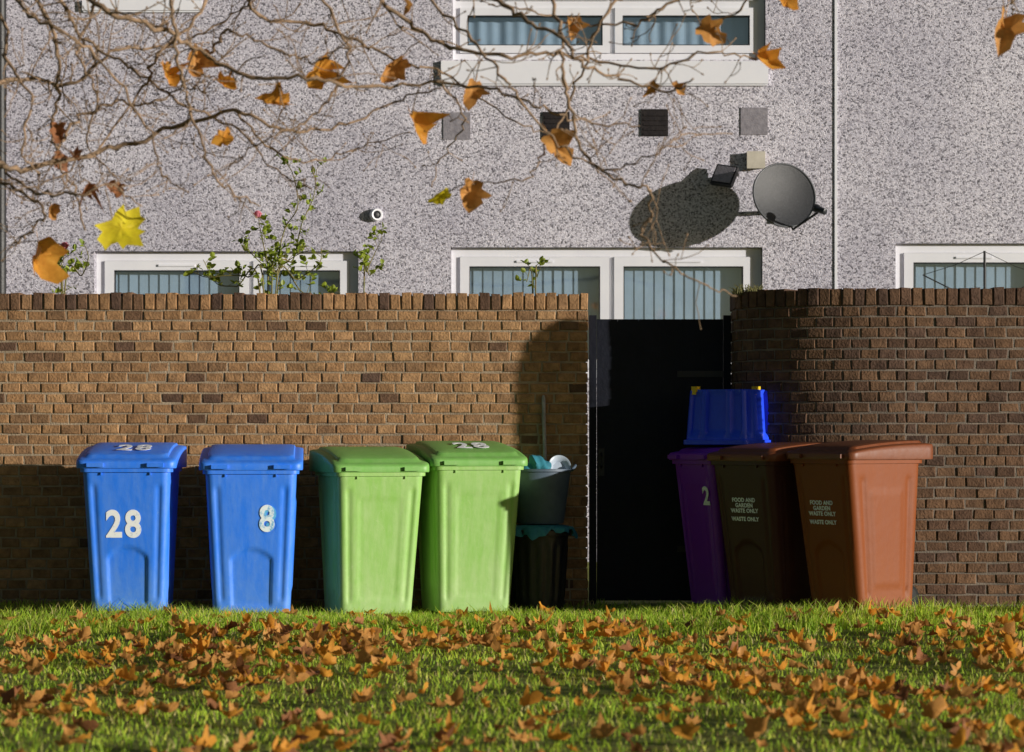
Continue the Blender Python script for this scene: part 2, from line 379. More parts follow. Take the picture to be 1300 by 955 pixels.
# ------------------------------------------------------------------ houses
HY = 6.0; HD = HY+D0
hx = lambda px: (px-650)/F*HD
hz = lambda py: H-(py-YH)/F*HD
def holed_wall(mb, x0, x1, z0, z1, holes, Y, dep):
    X = sorted({x0, x1}|{h[0] for h in holes}|{h[1] for h in holes}); Z = sorted({z0, z1}|{h[2] for h in holes}|{h[3] for h in holes})
    for i in range(len(X)-1):
        for j in range(len(Z)-1):
            cx, cz = (X[i]+X[i+1])/2, (Z[j]+Z[j+1])/2
            if any(h[0] < cx < h[1] and h[2] < cz < h[3] for h in holes): continue
            mb.add([(X[i], Y, Z[j]), (X[i+1], Y, Z[j]), (X[i+1], Y, Z[j+1]), (X[i], Y, Z[j+1])], [(0, 1, 2, 3)])
    for a, b, c, d in holes:
        mb.add([(a,Y,c),(b,Y,c),(b,Y,d),(a,Y,d),(a,Y+dep,c),(b,Y+dep,c),(b,Y+dep,d),(a,Y+dep,d)], [(0,4,5,1),(1,5,6,2),(2,6,7,3),(3,7,4,0)])
    mb.add([(x0,Y,z0),(x0,Y+7,z0),(x0,Y+7,z1),(x0,Y,z1),(x1,Y,z0),(x1,Y+7,z0),(x1,Y+7,z1),(x1,Y,z1)], [(1,0,3,2),(4,5,6,7),(5,1,2,6)])
def make_window(parent, hole, splits, transom=None, label=None, sill=None, curtain=False, fw=.075, sw=.085):
    a, b, c, d = hole; Y = HY+.07
    a += .004; b -= .004; c += .004; d -= .004
    mb = MB()
    mb.box(a, a+fw, Y, Y+.07, c, d); mb.box(b-fw, b, Y, Y+.07, c, d)
    xs_ = [a+fw]+splits+[b-fw]
    mb.box(a+fw, b-fw, Y, Y+.07, d-fw, d); mb.box(a+fw, b-fw, Y, Y+.07, c, c+fw)
    mw = .035
    for s in splits: mb.box(s-mw/2, s+mw/2, Y+.001, Y+.07, c+fw, d-fw)
    bays = []
    for i in range(len(xs_)-1):
        x0 = xs_[i]+(mw/2 if i else 0); x1 = xs_[i+1]-(mw/2 if i < len(xs_)-2 else 0)
        if transom:
            bays += [(x0, x1, c+fw, transom-.03), (x0, x1, transom+.03, d-fw)]
            mb.box(x0, x1, Y+.001, Y+.07, transom-.03, transom+.03)
        else: bays.append((x0, x1, c+fw, d-fw))
    win = mb.build('window', M['upvc'], parent)
    if label: win['label'] = label
    for (x0, x1, z0, z1) in bays:
        mb = MB(); y0, y1 = Y-.018, Y+.05; e = .003
        mb.box(x0+e, x0+sw, y0, y1, z0+e, z1-e); mb.box(x1-sw, x1-e, y0, y1, z0+e, z1-e)
        mb.box(x0+sw, x1-sw, y0, y1, z1-sw, z1-e); mb.box(x0+sw, x1-sw, y0, y1, z0+e, z0+sw)
        gk = .008
        mb.box(x0+sw, x0+sw+gk, y0+.006, y1, z0+sw, z1-sw, 1); mb.box(x1-sw-gk, x1-sw, y0+.006, y1, z0+sw, z1-sw, 1)
        mb.box(x0+sw+gk, x1-sw-gk, y0+.006, y1, z1-sw-gk, z1-sw, 1); mb.box(x0+sw+gk, x1-sw-gk, y0+.006, y1, z0+sw, z0+sw+gk, 1)
        if z1-z0 > .8:
            mb.box((x0+x1)/2-.16, (x0+x1)/2+.16, y0-.012, y0, z1-sw*.62, z1-sw*.40)
        mb.build('sash', [M['upvc'], M['iron']], win)
        mb = MB(); mb.box(x0+sw+.002, x1-sw-.002, Y+.02, Y+.026, z0+sw+.002, z1-sw-.002); mb.build('pane', M['glass'], win)
    mb = MB(); x = a+.02; top = d-.05
    if curtain:
        n = 160
        pts0 = [(a+.03+(b-a-.06)*i/n, Y+.10+.006*math.sin(i*.9)+.006*math.sin(i*.37), c+.02) for i in range(n+1)]
        pts1 = [(p[0], p[1], top) for p in pts0]
        mb.add(pts0+pts1, [(i, i+1, n+2+i, n+1+i) for i in range(n)])
    else:
        while x < b-.08:
            t = R(random.uniform(4, 10)); ww = .098
            dx, dy = ww/2*math.cos(t), ww/2*math.sin(t); cx = x+.045
            mb.add([(cx-dx, Y+.08-dy, c+.04), (cx+dx, Y+.08+dy, c+.04), (cx+dx, Y+.08+dy, top), (cx-dx, Y+.08-dy, top)], [(0, 1, 2, 3)])
            x += .089
    mb.add([(a, Y+.32, c), (b, Y+.32, c), (b, Y+.32, d), (a, Y+.32, d)], [(0, 1, 2, 3)], 1)
    mb.build('curtain' if curtain else 'blind', [M['blind'], M['roomdark']], win)
    if sill:
        mb = MB(); mb.box(sill[0], sill[1], HY-.035, HY+.068, sill[2], sill[3])
        mb.box(sill[0]+.01, sill[1]-.01, HY-.022, HY-.002, sill[2]-.015, sill[2]-.0005)
        mb.build('sill', M['upvc'], win)
    return win
JX = hx(1063)
ZT = 6.2
hA = (hx(572), hx(968), hz(480), hz(314)); hB = (hx(120), hx(455), hz(480), hz(319)); hC = (hx(1137), hx(1490), hz(480), hz(309))
hD = (hx(574), hx(972), hz(76), hz(-110)); hE = (hx(107), hx(255), hz(1), hz(-120))
h1 = empty('terraced_house', (0, 0, 0), 0, 'grey pebbledash house with three windows, square wall tiles and the satellite dish', 'house', 'pebbledash terraced houses')
mb = MB(); holed_wall(mb, -9, JX-.004, -.1, ZT, [hA, hB, hD, hE], HY, .15); mb.build('wall', M['peb'], h1)
make_window(h1, hA, [hx(777)], label='white window with vertical blinds above the gate')
make_window(h1, hB, [hx(318)], label='white window behind the rose stems')
make_window(h1, hD, [hx(778)], transom=hz(4), label='upper white window with deep sill', sill=(hx(560), hx(975), hz(107), hz(78)), curtain=True, fw=.06, sw=.07)
make_window(h1, hE, [], label='upper left window, only its sill in view', sill=(hx(105), hx(257), hz(14), hz(1)), curtain=True)
mb = MB(); mb.add([(-9, HY-.35, ZT-.1), (JX-.004, HY-.35, ZT-.1), (JX-.004, HY+3.5, ZT+1.8), (-9, HY+3.5, ZT+1.8), (-9, HY+7.3, ZT-.1), (JX-.004, HY+7.3, ZT-.1)], [(0, 1, 2, 3), (3, 2, 5, 4)])
mb.build('roof', M['rooftile'], h1)
mb = MB(); mb.box(JX-.024, JX-.001, HY-.012, HY-.002, -.05, ZT-.1); mb.build('joint_strip', M['upvc'], h1)
for px, py, k in ((580, 160, 0), (706, 159.5, 1), (831, 156, 1), (957.5, 154, 0)):
    mb = MB(); s = .119; cx, cz = hx(px), hz(py)
    mb.box(cx-s, cx+s, HY-.008, HY+.01, cz-s, cz+s)
    if k:
        mb.box(cx-s, cx+s, HY-.012, HY-.0085, cz+s-.012, cz+s); mb.box(cx-s, cx-s+.012, HY-.012, HY-.0085, cz-s, cz+s-.0125)
        for q in range(5): mb.box(cx-s+.02, cx+s-.01, HY-.016, HY-.0085, cz-s+.01+q*.042, cz-s+.03+q*.042)
    o = mb.build('wall_tile', M['darktile'] if k else M['lightgrey'], h1)
    o['label'] = 'dark brown square wall tile' if k else 'pale grey square wall tile'
mb = MB(); xx = hx(2); mb.tube([(xx, HY-.07, -.05), (xx, HY-.07, ZT-.15)], .055, 14)
for z in (1.2, 2.9, 4.5): mb.lathe([(.07, z), (.07, z+.06)], Matrix.Translation((xx, HY-.07, 0)), 14)
mb.build('drainpipe', M['iron'], h1, 40)
h2 = empty('terraced_house', (0, 0, 0), 0, 'grey pebbledash house at the right, beyond the thin white joint strip', 'house', 'pebbledash terraced houses')
mb = MB(); holed_wall(mb, JX, 9, -.1, ZT, [hC], HY+.002, .15); mb.build('wall', M['peb'], h2)
make_window(h2, hC, [hx(1330)])
mb = MB(); mb.add([(JX, HY-.35, ZT-.1), (9, HY-.35, ZT-.1), (9, HY+3.5, ZT+1.8), (JX, HY+3.5, ZT+1.8), (9, HY+7.3, ZT-.1), (JX, HY+7.3, ZT-.1)], [(0, 1, 2, 3), (3, 2, 4, 5)])
mb.build('roof', M['rooftile'], h2)

# satellite dish
dc = W(996, 248, HY-.42)
dn = Vector((.30, -.90, .18)).normalized()
dq = dn.to_track_quat('Z', 'Y').to_matrix().to_4x4()
ds = empty('satellite_dish', (dc.x, HY, dc.z), 0, 'dark grey oval satellite dish on the pebbledash wall below the cream box', 'satellite dish')
off = Vector((dc.x, HY, dc.z)); T0 = Matrix.Translation(dc-off)@dq
DD = Matrix.Diagonal((1.0, .97, 1, 1))
mb = MB(); prof = []
for k in range(9): r = .285*k/8; prof.append((max(r, .002), .036*(k/8)**2-.036))
mb.lathe(prof+[(.285, -.006)]+[(max(p[0], .002), p[1]-.006) for p in prof[::-1]], T0@DD, 56)
refl = mb.build('reflector', M['dish'], ds, 50)
mb = MB(); mb.lathe([(.280, -.002), (.283, .006), (.292, .008), (.298, .002), (.297, -.010), (.286, -.012)], T0@DD, 56, cap0=False, cap1=False); mb.build('rim', M['dishrim'], refl, 60)
lnb = T0@Vector((.16, -.20, .30)); rim = T0@Vector((.06, -.29, -.01))
mb = MB(); mb.tube([T0@Vector((0, -.12, -.07)), rim+Vector((0, -.0, -.01)), lnb+Vector((0, .01, -.03))], .011, 8); mb.build('feed_arm', M['iron'], ds, 50)
lq = (T0@Vector((0, 0, 0))-lnb).to_track_quat('Z', 'Y').to_matrix().to_4x4()
mb = MB(); mb.lathe([(.02, -.09), (.028, -.085), (.028, -.01), (.036, 0), (.036, .035), (.03, .04)], Matrix.Translation(lnb)@lq, 16); mb.build('feed_horn', M['blackplastic'], ds, 50)
mb = MB(); back = T0@Vector((0, 0, -.05))
mb.tube([back, (back.x, back.y+.08, back.z-.04), (back.x, -.02, back.z-.10)], .02, 10); mb.box(back.x-.06, back.x+.06, -.02, -.004, back.z-.2, back.z)
mb.build('bracket', M['iron'], ds, 50)
# flood light and box
p = W(920, 223, HY-.16)
fl_ = empty('security_light', (p.x, HY, p.z), 0, 'small black floodlight on the pebbledash wall left of the cream box', 'security light')
T1 = Matrix.Translation((0, -.15, 0))@Euler((R(-28), R(10), R(-28))).to_matrix().to_4x4()
mb = MB(); mb.box(-.10, .10, -.02, .03, -.095, .095, T=T1)
for q in range(5): mb.box(-.08+q*.035, -.068+q*.035, .03, .05, -.07, .07, T=T1)
mb.build('lamp_body', M['iron'], fl_)
mb = MB(); mb.box(-.085, .085, -.026, -.0205, -.08, .08, T=T1); mb.build('lamp_glass', M['lightgrey'], fl_)
mb = MB(); mb.tube([(0, -.13, 0), (.05, -.08, .01), (.13, -.01, .02)], .014, 8); mb.build('bracket', M['iron'], fl_, 40)
p = W(959, 204, HY)
jb = empty('junction_box', (p.x, HY, p.z), 0, 'small cream plastic junction box on the wall above the satellite dish', 'junction box')
mb = MB(); mb.box(-.075, .075, -.06, -.001, -.07, .07); mb.build('case', M['cream'], jb)
mb = MB(); mb.box(-.08, .08, -.072, -.0605, -.075, .075); mb.build('cover', M['cream'], jb)
p = W(477, 273, HY)
wf = empty('wall_fitting', (p.x, HY, p.z), 0, 'small white round fitting with dark centre, alone on the pebbledash wall', 'wall fitting')
T2 = Euler((R(90), 0, R(20))).to_matrix().to_4x4()
mb = MB(); mb.lathe([(.056, -.01), (.056, .035), (.048, .045), (.036, .043), (.034, .03)], T2, 22, cap1=False); mb.build('housing', M['upvc'], wf, 40)
mb = MB(); mb.lathe([(.034, .005), (.034, .025), (.02, .034)], T2, 22); mb.build('lens', M['iron'], wf, 40)

# washing line
wl = W(1250, 322, 3.0)
wr = empty('rotary_washing_line', (wl.x, 3.0, 0), 0, 'dark rotary washing line poking above the curved wall before the house window', 'washing line')
mb = MB(); mb.tube([(0, 0, -.1), (0, 0, wl.z+.02)], .010, 10); mb.build('pole', M['iron'], wr, 40)
ends = []
for a in (12, 192):
    e = Vector((.5*math.cos(R(a)), .5*math.sin(R(a)), wl.z-.17)); ends.append(e)
    mb = MB(); mb.tube([(0, 0, wl.z-.40), e], .005, 6); mb.build('arm', M['iron'], wr, 40)
mb = MB()
for e in ends: mb.tube([(0, 0, wl.z+.015), e*.5+Vector((0, 0, wl.z*.5-.01)), e], .0024, 4)
mb.build('line', M['iron'], wr)

# ------------------------------------------------------------------ wheelie bins
def rrect(w, d, r, nf, ns, nc):
    P = []; hw, hd = w/2, d/2
    def seg(ax, ay, bx, by, n, nx_, ny_):
        for i in range(n): t = (i+.5)/n; P.append((ax+(bx-ax)*t, ay+(by-ay)*t, nx_, ny_))
    def cor(cx, cy, a0):
        for i in range(nc): a = a0+math.pi/2*(i/(nc-1)); P.append((cx+r*math.cos(a), cy+r*math.sin(a), math.cos(a), math.sin(a)))
    seg(-hw+r, -hd, hw-r, -hd, nf, 0, -1); cor(hw-r, -hd+r, -math.pi/2)
    seg(hw, -hd+r, hw, hd-r, ns, 1, 0); cor(hw-r, hd-r, 0)
    seg(hw-r, hd, -hw+r, hd, nf, 0, 1); cor(-hw+r, hd-r, math.pi/2)
    seg(-hw, hd-r, -hw, -hd+r, ns, -1, 0); cor(-hw+r, -hd+r, math.pi)
    return P
def band(u, c, h): return sst(1-abs(u-c)/h*.5) if abs(u-c) < 2*h else 0
def win_(z, a, b, e=.04): return sst((z-a)/e)*sst((b-z)/e)
BIN = dict(wt=.535, dt=.60, wb=.455, db=.46, cyt=0.0, cyb=.05, zt=.876, zb=.025)
def make_bin(name, loc, rz, body_m, lid_m, label, cat='wheelie bin', sx=1, sy=1, sz=1, rise=.092, pocket=True, group='wheelie bins against the garden wall'):
    b = empty(name, loc, rz, label, cat, group)
    B = dict(BIN); B['wt'] *= sx; B['wb'] *= sx; B['dt'] *= sy; B['db'] *= sy; B['zt'] *= sz
    nl = 56; loops = []
    for k in range(nl):
        t = k/(nl-1); z = lerp(B['zb'], B['zt'], t); zz = z/sz
        w = lerp(B['wb'], B['wt'], t); d = lerp(B['db'], B['dt'], t); cy = lerp(B['cyb'], B['cyt'], t)
        l = []
        for (x, y, nx_, ny_) in rrect(w, d, .045, 36, 30, 6):
            o = 0
            if ny_ < -.95:
                u = abs(x)/(w/2); o -= .009*band(u, .76, .05)*win_(zz, .08, .82)
                if pocket:
                    q = x/(.27*w); o -= .013*sst((.27*w-abs(x))/.02)*sst((.43-.07*q*q-zz)/.025)*sst((zz-.05)/.03)
                else:
                    o -= .004*sst((.55-u)/.08)*win_(zz, .10, .76)
            elif abs(nx_) > .95:
                v = abs(y)/(d/2); o -= .010*band(v, .66, .05)*win_(zz, .08, .82)
                o += .006*sst((.5-v)/.08)*win_(zz, .14, .74)
            l.append(Vector((x+nx_*o, y+cy+ny_*o, z)))
        loops.append(l)
    zt = B['zt']
    for (e, z, rr) in ((0, zt+.004, .045), (.016, zt+.006, .05), (.018, zt+.055, .05), (-.02, zt+.055, .045), (-.03, zt, .045)):
        loops.append([Vector((x, y+B['cyt'], z)) for (x, y, _, _) in rrect(B['wt']+2*e, B['dt']+2*e, rr, 36, 30, 6)])
    mb = MB(); mb.loft(loops)
    # a few webs under the rim
    for i in (-1, 1):
        x = i*B['wt']*.28
        mb.box(x-.0035, x+.0035, -B['dt']/2-.010, -B['dt']/2+.004, zt-.012, zt+.0045)
    body = mb.build('body', body_m, b, 38)
    z0 = zt+.058; lw_, ld = B['wt']+.078, B['dt']+.115; cy = .03; yf = cy-ld/2
    zl = lambda q: rise*(1-max(0, 1-q/ld)**2.2)
    dzl = lambda q: rise*2.2/ld*max(0, 1-q/ld)**1.2
    def LP(w, d, r, z, drop=0):
        return [Vector((x, y+cy, z+zl(y+ld/2)*(1-drop))) for (x, y, _, _) in rrect(w, d, r, 20, 26, 6)]
    mb = MB()
    mb.loft([LP(lw_-.03, ld-.03, .045, z0-.026, 1), LP(lw_-.004, ld-.004, .05, z0-.028, 1), LP(lw_, ld, .05, z0-.02, .95), LP(lw_, ld, .05, z0+.004, .5), LP(lw_-.004, ld-.004, .05, z0+.009), LP(lw_-.014, ld-.014, .045, z0+.014),
             LP(lw_-.06, ld-.06, .04, z0+.019), LP(lw_-.10, ld-.10, .04, z0+.021), LP(lw_-.115, ld-.125, .04, z0+.034), LP(lw_-.15, ld-.17, .04, z0+.038), LP(lw_-.26, ld-.3, .03, z0+.040), LP(lw_-.36, ld-.42, .03, z0+.041), LP(.06, .06, .01, z0+.042)])
    for s in (-1, 1):
        mb.box(s*lw_*.30-.05, s*lw_*.30+.05, yf-.022, yf+.01, z0-.020, z0+.004)
    lid = mb.build('lid', lid_m, b, 42)
    hy = B['dt']/2+.085; hz_ = zt+.06+rise*.6
    mb = MB(); hw = B['wt']*.42
    mb.tube([(-hw, B['dt']/2+.01, zt+.03), (-hw, hy-.01, hz_-.01), (-hw+.02, hy, hz_), (hw-.02, hy, hz_), (hw, hy-.01, hz_-.01), (hw, B['dt']/2+.01, zt+.03)], .016, 10)
    mb.build('handle', body_m, b, 50)
    ay = B['cyb']+B['db']/2-.03
    mb = MB(); mb.tube([(-.2*sx, ay, .085), (.2*sx, ay, .085)], .011, 8); mb.build('axle', M['iron'], b, 40)
    for s in (-1, 1):
        T = Matrix.Translation((s*.19*sx, ay, .085))@Euler((0, R(90), 0)).to_matrix().to_4x4()
        mb = MB(); mb.lathe([(.02, -.024), (.06, -.022), (.068, -.016), (.08, -.022), (.085, -.012), (.085, .012), (.08, .022), (.068, .016), (.06, .022), (.02, .024)], T, 28)
        mb.build('wheel', M['rubber'], b, 40)
    alpha = math.atan2((-B['db']/2+B['cyb'])-(-B['dt']/2+B['cyt']), B['zt']-B['zb'])
    def front(x, z, off=.002):
        t = (z-B['zb'])/(B['zt']-B['zb']); y = lerp(-B['db']/2+B['cyb'], -B['dt']/2+B['cyt'], t)
        return Matrix.Translation((x, y-off, z))@Euler((R(90)+alpha, 0, 0)).to_matrix().to_4x4()
    def top(x, q, off=.047):
        return Matrix.Translation((x, q+cy-ld/2, z0+zl(q)+off))@Euler((math.atan(dzl(q))+.02, 0, 0)).to_matrix().to_4x4()
    return b, body, lid, front, top
gl = g
blue1 = make_bin('wheelie_bin', (-2.37, -.80, gl(-2.37, -.80)), R(1), M['blueplastic'], M['blueplastic'], 'blue wheelie bin with white number 28 on its front, leftmost of the bins')
text_mesh('number', '28', .232, M['white'], blue1[1], blue1[3](-.02, .555), .007, 1.18, xs=.86)
text_mesh('number', '28', .22, M['white'], blue1[2], blue1[4](.03, .215), .006, 1.15, xs=.9)
blue2 = make_bin('wheelie_bin', (-1.62, -.80, gl(-1.62, -.80)), R(4), M['blueplastic'], M['blueplastic'], 'blue wheelie bin with a pale number 8, second bin from the left', sx=1.04)
text_mesh('number', '8', .225, M['cyan'], blue2[1], blue2[3](.106, .592), .010, xs=.86)
text_mesh('number', '8', .225, M['wornwhite'], blue2[1], blue2[3](.097, .60, .004), .006, xs=.86)
grn1 = make_bin('wheelie_bin', (-.895, -.67, gl(-.9, -.67)), R(17), M['greenplastic'], M['greenlid'], 'green wheelie bin with a plain lid, beside the number 8 blue bin', sx=1.02, pocket=False)
grn2 = make_bin('wheelie_bin', (-.285, -.47, gl(-.285, -.47)), R(16), M['greenplastic'], M['greenlid'], 'green wheelie bin with white 28 on its lid, nearest the gate', sx=1.04, sz=1.04, pocket=False)
text_mesh('number', '28', .23, M['white'], grn2[2], grn2[4](.0, .23), .006, 1.15, xs=.9)
pur = make_bin('wheelie_bin', (1.335, -.37, gl(1.335, -.37)), R(-60), M['purpleplastic'], M['purpleplastic'], 'dark purple wheelie bin beneath the upturned blue box', sx=.82, sy=.74, rise=.03, pocket=False, sz=1.04)
text_mesh('number', '2', .16, M['greytext'], pur[1], pur[3](.13, .71), .005, xs=.95)
L1 = 'FOOD AND\nGARDEN\nWASTE ONLY'
def lbl(b, x, z):
    text_mesh('waste_label', L1, .035, M['greytext'], b[1], b[3](x, z+.02), .0012, 1.06, .95)
    text_mesh('waste_label', 'WASTE ONLY', .035, M['greytext'], b[1], b[3](x, z-.064), .0012, 1.06, .9)
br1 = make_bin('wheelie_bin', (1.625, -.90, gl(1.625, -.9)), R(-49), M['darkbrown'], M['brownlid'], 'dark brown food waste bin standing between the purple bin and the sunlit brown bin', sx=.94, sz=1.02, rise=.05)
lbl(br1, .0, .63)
br2 = make_bin('wheelie_bin', (2.08, -1.31, gl(2.08, -1.31)), R(-53), M['brownplastic'], M['brownlid'], 'brown food waste bin with sunlit side, rightmost of all the bins', sx=.95, sz=1.02, rise=.05)
lbl(br2, -.02, .61)

# ------------------------------------------------------------------ upturned blue box
zb_ = gl(1.335, -.37)+.876*1.04+.058+.028+.041
bx = empty('recycling_box', (1.385, -.385, zb_), R(-33), 'bright blue recycling box turned upside down on the purple bin', 'recycling box')
mb = MB(); loops = []
for (w, d, z, rr) in ((.455, .385, .0, .03), (.465, .395, .004, .03), (.465, .395, .03, .03), (.44, .37, .034, .03)):
    loops.append([Vector((x, y, z)) for (x, y, _, _) in rrect(w, d, rr, 36, 30, 5)])
for k in range(14):
    t = k/13; z = lerp(.036, .345, t); w = lerp(.440, .405, t); d = lerp(.37, .335, t); l = []
    for (x, y, a, b_) in rrect(w, d, .035, 36, 30, 5):
        o = 0
        if abs(b_) > .95: u = abs(x)/(w/2); o = -.026*(sst((.36-u)/.06)+sst((u-.5)/.05)*sst((.86-u)/.05))*win_(z, .05, .36, .03)
        if abs(a) > .95: u = abs(y)/(d/2); o = -.026*(sst((.3-u)/.06)+sst((u-.5)/.06)*sst((.86-u)/.05))*win_(z, .05, .36, .03)
        l.append(Vector((x+a*o, y+b_*o, z)))
    loops.append(l)
loops.append([Vector((x, y, .352)) for (x, y, _, _) in rrect(.38, .31, .03, 36, 30, 5)])
mb.loft(loops); mb.build('shell', M['boxblue'], bx, 40)
for (x, y) in ((-.165, -.135), (.165, .06)):
    mb = MB(); mb.box(x-.022, x+.022, y-.02, y+.02, .338, .372); mb.box(x-.014, x+.014, y-.028, y-.0205, .32, .368); mb.build('clip', M['yellow'], bx)

# ------------------------------------------------------------------ black dustbin, tub and its contents
bp_ = W(684, 700, -.27); bx_, by_ = bp_.x, -.27; gz = gl(bx_, by_)
db = empty('dustbin', (bx_, by_, gz), 0, 'small black ribbed dustbin between the green bin and the gate', 'dustbin')
mb = MB(); loops = []; n = 96
for k in range(24):
    t = k/23; z = .0+.49*t; r = lerp(.158, .190, t)
    loops.append([Vector(((r+.004*math.copysign(1, math.sin(i*2*math.pi*16/n+.1))*win_(z, .04, .44))*math.cos(2*math.pi*i/n), (r+.004*math.copysign(1, math.sin(i*2*math.pi*16/n+.1))*win_(z, .04, .44))*math.sin(2*math.pi*i/n), z)) for i in range(n)])
mb.loft(loops); mb.build('body', M['blackplastic'], db, 40)
mb = MB(); mb.lathe([(.19, .48), (.206, .482), (.208, .515), (.198, .525), (.10, .54), (.01, .545)], None, 48); mb.build('lid', M['blackplastic'], db, 40)
mb = MB(); n = 72; loops = []
for k, (r, z) in enumerate(((.08, .552), (.15, .548), (.212, .535), (.229, .512), (.232, .492))):
    l = []
    for i in range(n):
        a = 2*math.pi*i/n
        w_ = 1+.05*math.sin(a*7+.5)*(k > 1)+.04*math.sin(a*13)*(k > 2)+.03*math.sin(a*23+k)*(k > 2)
        zz = z-(k > 2)*.022*(math.sin(a*3+1)+.6*math.sin(a*8+2)+.5*math.sin(a*17))
        l.append(Vector((bx_+r*w_*math.cos(a), by_+r*w_*math.sin(a), gz+zz)))
    loops.append(l)
mb.loft(loops, True, False)
tag(mb.build('plastic_sheet', M['teal'], None, 60), 'crumpled teal plastic sheet hanging over the black dustbin rim under the tub', 'plastic sheet')
tz = gz+.556
tb = empty('plastic_tub', (bx_+.01, by_, tz), 0, 'slate blue round plastic tub stacked on top of the black dustbin', 'tub')
mb = MB(); mb.lathe([(.02, 0), (.145, 0), (.152, .01), (.195, .33), (.210, .335), (.210, .35), (.196, .352), (.186, .33), (.148, .03), (.02, .03)], None, 48); mb.build('body', M['tub'], tb, 40)
for s in (-1, 1):
    mb = MB(); mb.tube([(s*.203, -.06, .345), (s*.22, -.04, .365), (s*.225, 0, .372), (s*.22, .04, .365), (s*.203, .06, .345)], .010, 8); mb.build('handle', M['tub'], tb, 50)
mb = MB(); T = Matrix.Translation((bx_+.135, by_-.02, tz+.37))@Euler((R(62), R(25), 0)).to_matrix().to_4x4()
mb.lathe([(.01, -.04), (.05, -.04), (.075, .0), (.085, .005), (.085, .009), (.07, .004), (.046, -.033), (.01, -.033)], T@Matrix.Diagonal((.85, .85, .85, 1)), 36)
tag(mb.build('plastic_bowl', M['whiteplastic'], None, 40), 'pale plastic bowl tipped on edge in the slate blue tub', 'bowl')
bm = bmesh.new(); bmesh.ops.create_icosphere(bm, subdivisions=4, radius=.085)
mb = MB()
for v in bm.verts:
    c_ = v.co; k = 1+.16*math.sin(c_.x*60+c_.z*35)+.12*math.sin(c_.y*75-c_.z*50)+.1*math.sin(c_.x*110+c_.y*40)
    v.co = Vector((c_.x*1.15*k, c_.y*k, c_.z*.95*k))
mb.add([v.co+Vector((bx_-.005, by_-.03, tz+.345)) for v in bm.verts], [[v.index for v in f.verts] for f in bm.faces]); bm.free()
tag(mb.build('cloth', M['teal'], None, 40), 'crumpled teal cloth bundled in the slate blue tub', 'cloth')
bh = W(690, 502, -.03)
brm = empty('broom', (bh.x, -.16, gz), 0, 'thin grey broom handle leaning upright behind the tub against the wall', 'broom')
mb = MB(); mb.tube([(.03, .10, .03), (0, .138, bh.z-gz-.02), (0, .14, bh.z-gz)], [.013, .012, .008], 10); mb.build('pole', M['pole'], brm, 50)
mb = MB(); mb.box(-.10, .14, .08, .12, .0, .05); mb.build('head', M['blackplastic'], brm)

# ------------------------------------------------------------------ roses behind the wall
def leaf_simple(mb, p, size, mat=0):
    q = Euler((random.uniform(-.9, .9), random.uniform(-.9, .9), random.uniform(0, 6.28))).to_matrix()@Matrix.Rotation(R(random.uniform(20, 80)), 3, 'X')
    o = [(0, 0), (.32, .2), (.40, .5), (.25, .8), (0, 1), (-.25, .8), (-.40, .5), (-.32, .2)]
    vs = [p+q@Vector((x*size, y*size, .25*size*abs(x)-.15*size*y*y)) for x, y in o]
    mb.add(vs, [(0, 1, 2, 3, 4), (0, 4, 5, 6, 7)], mat)
def rose(paths, Y, label, blooms=(), dens=1.0):
    root = W(paths[0][0][0], 372, Y)
    e = empty('rose_bush', (root.x, Y, gl(root.x, Y)), 0, label, 'rose bush', 'roses growing behind the garden wall')
    o = e.location.copy(); st = MB(); lf = MB()
    for pth in paths:
        P = [W(x, y, Y+random.uniform(-.12, .12)) for x, y in pth]
        P = [Vector((P[0].x, Y, gl(root.x, Y)-.03))]+P
        pts = [p-o for p in catmull(P, 7)]
        n = len(pts); st.tube(pts, [lerp(.0065, .0022, i/n) for i in range(n)], 6)
        for i in range(n):
            p = pts[i]
            if p.z+o.z < 1.9 or random.random() > .55*dens: continue
            d = Vector((random.uniform(-1, 1), random.uniform(-.6, .6), random.uniform(-.1, .8))).normalized()
            L = random.uniform(.05, .13); tip = p+d*L
            st.tube([p, p+d*L*.5+Vector((0, 0, .008)), tip], [.002, .0016, .001], 5)
            for k in range(random.choice((3, 5, 5))):
                leaf_simple(lf, p+d*L*(.45+.14*k), random.uniform(.028, .05))
    st.build('stems', M['rose_stem'], e, 60); lf.build('leaves', M['rose_leaf'], e)
    for (x, y, r) in blooms:
        c = W(x, y, Y)-o; mb = MB()
        for k in range(14):
            a = k*2.4; rr = r*(.35+.65*k/14); pts = []
            for t in range(5):
                b = a-.6+1.2*t/4
                pts += [c+Vector((rr*.4*math.cos(b), rr*.4*math.sin(b), -r*.6)), c+Vector((rr*math.cos(b), rr*math.sin(b), r*(.9-.6*k/14)))]
            mb.add(pts, [(2*i, 2*i+1, 2*i+3, 2*i+2) for i in range(4)])
        mb.build('bloom', M['pink'], e)
rose([[(345, 372), (352, 330), (362, 290), (378, 262), (372, 222), (362, 205)], [(350, 372), (372, 330), (383, 285), (398, 250), (402, 215)], [(340, 372), (338, 330), (332, 300), (328, 278)],
      [(335, 372), (315, 352), (290, 350), (262, 352), (245, 345)], [(350, 372), (378, 355), (405, 335), (408, 315)], [(345, 372), (345, 350), (322, 325), (308, 312)], [(352, 372), (385, 372), (415, 378), (432, 372)], [(340,372),(350,345),(375,325),(392,318)], [(330,372),(300,364),(275,360),(258,330)]],
     .75, 'tall leafy rose bush with yellow-green leaves rising above the wall', [(327, 273, .035)], .95)
rose([[(462, 372), (466, 345), (474, 325), (484, 306)], [(462, 372), (470, 350), (486, 335)]], .8, 'short rose sprig right of the tall rose bush', (), .9)
